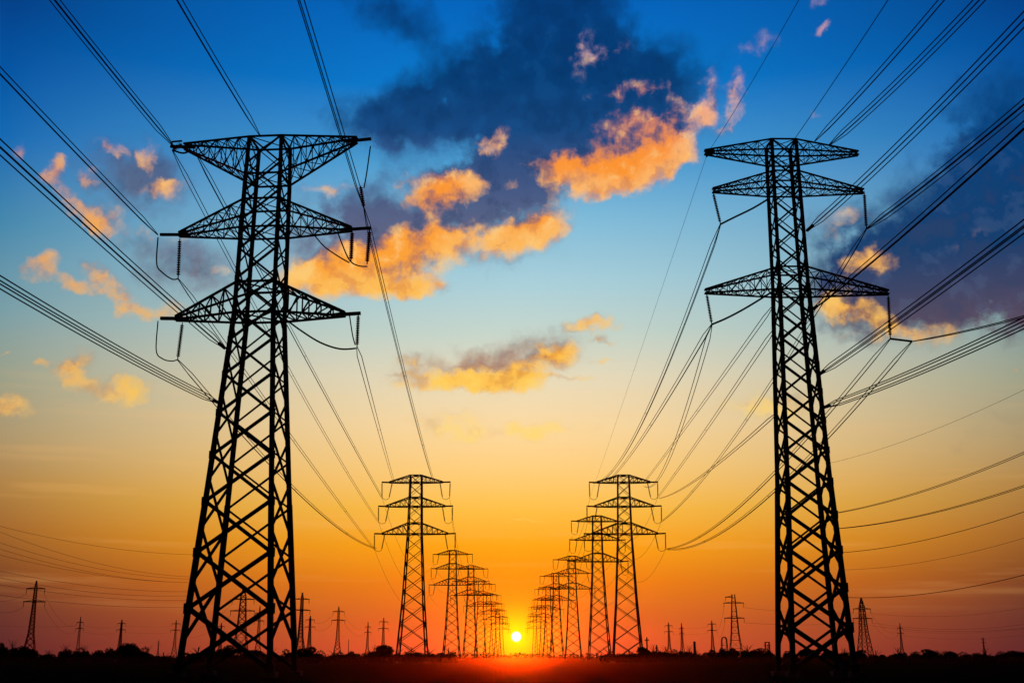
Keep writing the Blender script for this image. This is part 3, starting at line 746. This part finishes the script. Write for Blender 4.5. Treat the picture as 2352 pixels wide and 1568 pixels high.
# ------------------------------------------------------------------ trees and bushes
def foliage(m, cx, cy, cz, rx, ry, rz, n, size):
    for i in range(n):
        while True:
            v = Vector((random.uniform(-1, 1), random.uniform(-1, 1), random.uniform(-1, 1)))
            if v.length < 1: break
        v = v.normalized() * (v.length ** 0.55)
        c = Vector((cx + v.x * rx, cy + v.y * ry, cz + v.z * rz))
        a = Vector((random.gauss(0, 1), random.gauss(0, 1), random.gauss(0, 1))).normalized()
        b = a.orthogonal().normalized(); b = Matrix.Rotation(random.uniform(0, 6.28), 3, a) @ b; k = a.cross(b)
        s = size * random.uniform(0.6, 1.3)
        m.quad(c - b * s, c + k * s * .55, c + b * s, c - k * s * .55)
def make_tree(seed, shape):
    random.seed(seed)
    o = empty('tree' if shape != 'bush' else 'bush', (0, 0, 0))
    m = MB(); H = 4.6
    pts = [(0, 0, 0), (0.05, 0, 0.9), (-0.05, 0.05, 1.9), (0.02, 0, 3.0)]
    m.tube(pts, [0.2, 0.15, 0.12, 0.06], 6)
    for k in range(6):
        t = 6.28 * k / 6 + random.random(); z = random.uniform(0.8, 2.0)
        m.tube([(0, 0, z), (math.cos(t) * 0.8, math.sin(t) * 0.8, z + 0.8), (math.cos(t) * 1.5, math.sin(t) * 1.5, z + 1.3)], [0.08, 0.05, 0.02], 5)
    m.build('trunk', M_BARK, o)
    m = MB()
    nn = {'round': 9, 'wide': 12, 'tall': 9, 'bush': 8}[shape]
    for k in range(nn):
        t = random.uniform(0, 6.28); d = random.uniform(0.2, 1)
        if shape == 'round': c = (math.cos(t) * d * 1.5, math.sin(t) * d * 1.5, random.uniform(1.5, 3.7)); q = random.uniform(.75, 1.15)
        elif shape == 'wide': c = (math.cos(t) * d * 2.6, math.sin(t) * d * 2.0, random.uniform(0.9, 3.6) * (1.15 - .4 * d)); q = random.uniform(.7, 1.2)
        elif shape == 'tall': c = (math.cos(t) * d * 1.0, math.sin(t) * d * 1.0, random.uniform(0.9, 4.0)); q = random.uniform(.6, .95)
        else: c = (math.cos(t) * d * 2.2, math.sin(t) * d * 1.6, random.uniform(0.5, 1.6)); q = random.uniform(.6, 1.0)
        foliage(m, *c, q, q, q * .85, 150, 0.2)
    if shape == 'round': foliage(m, 0, 0, 2.5, 2.0, 1.8, 1.6, 700, 0.24)
    elif shape == 'tall': foliage(m, 0, 0, 1.7, 1.5, 1.4, 1.7, 700, 0.22)
    elif shape == 'wide': foliage(m, 0, 0, 1.2, 3.0, 2.2, 1.9, 1100, 0.24); foliage(m, 0, 0, .5, 3.2, 2.4, .7, 500, 0.24)
    else: foliage(m, 0, 0, 0.7, 2.8, 2.0, 1.1, 800, 0.22)
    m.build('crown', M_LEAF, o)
    zs = [v.z for v in m.v]; xs = [v.x for v in m.v]
    return o, max(zs), max(xs) - min(xs)
TP = {}
tl = [(4, 1475, 30, 'tall', 'tree cut by the left edge'), (28, 1486, 34, 'bush', 'loose bush at the far left, left of the tallest far pylon'),
      (52, 1483, 30, 'round', 'bushy tree at the foot of the far left pylon'), (76, 1490, 26, 'tall', 'ragged bush right of the far left pylon foot'),
      (112, 1501, 44, 'bush', 'low flat bush between the far left pylon and the round clump'),
      (150, 1494, 36, 'bush', 'shoulder bush left of the round clump under the slim pylon'), (173, 1487, 44, 'wide', 'round clump under the slim pointed pylon'), (193, 1494, 30, 'bush', 'bush right of the round clump under the slim pylon'),
      (212, 1503, 26, 'bush', 'tiny bush in the dip between two left clumps'), (236, 1493, 42, 'wide', 'left shoulder of the big clump of trees on the left'), (268, 1484, 46, 'wide', 'middle tree of the big clump on the left'),
      (297, 1476, 46, 'round', 'highest tree of the big clump on the left'), (322, 1485, 44, 'wide', 'right hand tree of the big clump on the left'), (340, 1497, 28, 'bush', 'right foot of the big clump on the left'),
      (376, 1505, 50, 'bush', 'very low bush in the gap left of the big left pylon'), (455, 1498, 60, 'bush', 'bush at the left foot of the big left pylon'),
      (492, 1488, 50, 'wide', 'tree seen between the legs of the big left pylon, left one'), (538, 1481, 56, 'wide', 'tallest tree between the legs of the big left pylon'), (585, 1492, 50, 'round', 'tree seen between the legs of the big left pylon, right one'),
      (625, 1500, 50, 'bush', 'low bush at the inner right foot of the big left pylon'), (668, 1491, 46, 'wide', 'clump just right of the big left pylon'), (699, 1485, 40, 'round', 'highest tree of the clump right of the big left pylon'),
      (726, 1493, 44, 'wide', 'right slope of the clump beside the big left pylon'), (768, 1503, 46, 'bush', 'low bush under the lone two armed pylon'), (792, 1497, 40, 'wide', 'bush just right of the lone two armed pylon'),
      (815, 1496, 36, 'wide', 'bush left of the slim pylon by the round tree'), (848, 1503, 34, 'bush', 'low bush at the foot of the slim pylon'), (860, 1494, 26, 'bush', 'left lobe beside the round tree'),
      (884, 1480, 44, 'round', 'round headed tree standing out left of the left row'), (915, 1501, 40, 'bush', 'low bush between the round tree and the left row'), (945, 1496, 44, 'bush', 'bush between the legs of the second left pylon'),
      (985, 1500, 50, 'bush', 'low bush right of the second left pylon'), (1030, 1497, 50, 'bush', 'low bush at the third left pylon'),
      (1400, 1500, 50, 'bush', 'low bush left of the second right pylon'), (1445, 1500, 50, 'bush', 'low bush between the legs of the second right pylon'), (1479, 1485, 34, 'tall', 'upright bush close right of the second right pylon'), (1500, 1491, 36, 'bush', 'bush under the two dark poles on the right'),
      (1530, 1495, 40, 'bush', 'bush at the foot of the small pylon right of the row'), (1556, 1491, 40, 'wide', 'bush between small and slim pylons on the right'), (1583, 1495, 32, 'bush', 'bush left of the stout post'), (1600, 1500, 26, 'bush', 'little bush right of the stout post'),
      (1627, 1492, 40, 'wide', 'rounded bush under the small pylon left of the mast'), (1659, 1488, 44, 'wide', 'bush at the foot of the round topped mast'), (1692, 1488, 48, 'wide', 'bush under the flat topped pylon'),
      (1717, 1492, 42, 'bush', 'bush right of the flat topped pylon'), (1737, 1488, 30, 'round', 'peaked tree left of the short square topped mast'), (1764, 1492, 34, 'bush', 'bush around the short square topped mast'),
      (1815, 1494, 46, 'wide', 'tree between the legs of the big right pylon, left one'), (1858, 1490, 50, 'round', 'highest tree between the legs of the big right pylon'), (1900, 1493, 44, 'wide', 'tree between the legs of the big right pylon, right one'),
      (1940, 1497, 40, 'bush', 'bush at the right foot of the big right pylon'), (1974, 1493, 30, 'tall', 'upright tree left of the peaked pylon foot'), (2012, 1502, 44, 'bush', 'low bush right of the peaked pylon foot'),
      (2062, 1498, 40, 'bush', 'bush under the slim distant pylon on the right'), (2102, 1496, 44, 'wide', 'bush right of the slim distant pylon'), (2134, 1491, 36, 'tall', 'tallest bush in the right hand hedge'), (2160, 1501, 30, 'bush', 'low bush right of the tallest bush on the right'),
      (2184, 1495, 30, 'round', 'little round tree alone on the right'), (2224, 1497, 46, 'wide', 'left bush below the smallest far right pylon'), (2264, 1501, 44, 'bush', 'low bush at the foot of the smallest pylon'),
      (2305, 1496, 48, 'wide', 'bush near the right edge'), (2340, 1494, 38, 'round', 'tree cut by the right edge')]
kinds = {}
for i, (x, y, w, shape, lab) in enumerate(tl):
    key = (shape, i % 2)
    if key not in kinds:
        kinds[key] = make_tree(100 + len(kinds), shape); o = kinds[key][0]; zt, wd = kinds[key][1:]
    else:
        o0, zt, wd = kinds[key]; o = copy_tree(o0)
    random.seed(500 + i)
    D = random.uniform(300, 400); p = W(x, y - 2, D); wid = (W(x + w, y, D) - W(x, y, D)).length * 1.3
    o.location = (p.x, D, 0); o.rotation_euler.z = random.uniform(0, 6.28)
    o.scale = (wid / wd, wid / wd, p.z / zt)
    lab = 'dark leafy ' + lab
    tag(o, lab, 'tree' if shape != 'bush' else 'bush', 'trees and bushes along the horizon')
random.seed(42)
m = MB()
for i in range(330):                                    # one low unbroken hedge along the far side of the field
    x = -215 + 430 * i / 329
    if abs(x - 2) < 24: continue                        # a gap lets the low sun through
    y = 330 + 6 * math.sin(x * .05)
    h = 1.7 + 0.35 * math.sin(x * .21) + 0.3 * math.sin(x * .47 + 1) + random.uniform(-.15, .35)
    foliage(m, x, y, h * .5, 1.1, 0.9, h * .55, 70, 0.2)
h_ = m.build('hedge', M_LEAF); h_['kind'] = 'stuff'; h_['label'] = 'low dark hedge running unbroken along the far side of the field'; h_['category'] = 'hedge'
m = MB()
for i in range(260):                                    # far wood between the two rows, under the sun
    x = -150 + 300 * i / 259 + random.uniform(-.6, .6); y = 1150 + random.uniform(-30, 30)
    h = 4.0 + 1.4 * math.sin(x * .07 + 2) * math.sin(x * .19) + random.uniform(-.8, 1.0)
    foliage(m, x, y, h * .5, 1.6, 1.6, h * .52, 60, 0.45)
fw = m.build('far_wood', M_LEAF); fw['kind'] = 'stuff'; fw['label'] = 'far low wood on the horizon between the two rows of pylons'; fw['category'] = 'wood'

# ------------------------------------------------------------------ haze
m = MB(); x0, x1, y0, y1, z0, z1 = -3100, 3100, -400, 3100, -1.0, 60.0
m.v = [Vector(c) for c in ((x0, y0, z0), (x1, y0, z0), (x1, y1, z0), (x0, y1, z0), (x0, y0, z1), (x1, y0, z1), (x1, y1, z1), (x0, y1, z1))]
m.f = [(0, 3, 2, 1), (4, 5, 6, 7), (0, 1, 5, 4), (1, 2, 6, 5), (2, 3, 7, 6), (3, 0, 4, 7)]
M_HAZE = bpy.data.materials.new('evening_haze'); M_HAZE.use_nodes = True
ht = M_HAZE.node_tree; ht.nodes.clear()
pv = ht.nodes.new('ShaderNodeVolumePrincipled'); ho = ht.nodes.new('ShaderNodeOutputMaterial'); ht.links.new(pv.outputs[0], ho.inputs['Volume'])
pv.inputs['Color'].default_value = (0.95, 0.9, 0.86, 1); pv.inputs['Density'].default_value = 0.0000035; pv.inputs['Anisotropy'].default_value = 0.93
hz = m.build('haze', M_HAZE); hz['kind'] = 'stuff'

# mist volume added below eye level, standing in for the red lens flare
m = MB(); x0, x1, y0, y1, z0, z1 = -500, 500, 25, 322, -0.6, 1.62
m.v = [Vector(c) for c in ((x0, y0, z0), (x1, y0, z0), (x1, y1, z0), (x0, y1, z0), (x0, y0, z1), (x1, y0, z1), (x1, y1, z1), (x0, y1, z1))]
m.f = [(0, 3, 2, 1), (4, 5, 6, 7), (0, 1, 5, 4), (1, 2, 6, 5), (2, 3, 7, 6), (3, 0, 4, 7)]
M_FLARE_MIST = M_HAZE.copy(); M_FLARE_MIST.name = 'flare_mist'
q = M_FLARE_MIST.node_tree.nodes['Principled Volume']; q.inputs['Density'].default_value = 0.000026; q.inputs['Anisotropy'].default_value = 0.985
gm = m.build('flare_mist', M_FLARE_MIST); gm['kind'] = 'stuff'
for o in bpy.data.objects:
    if 'label' in o and not 4 <= len(o['label'].split()) <= 16: print('LABEL', len(o['label'].split()), o['label'])
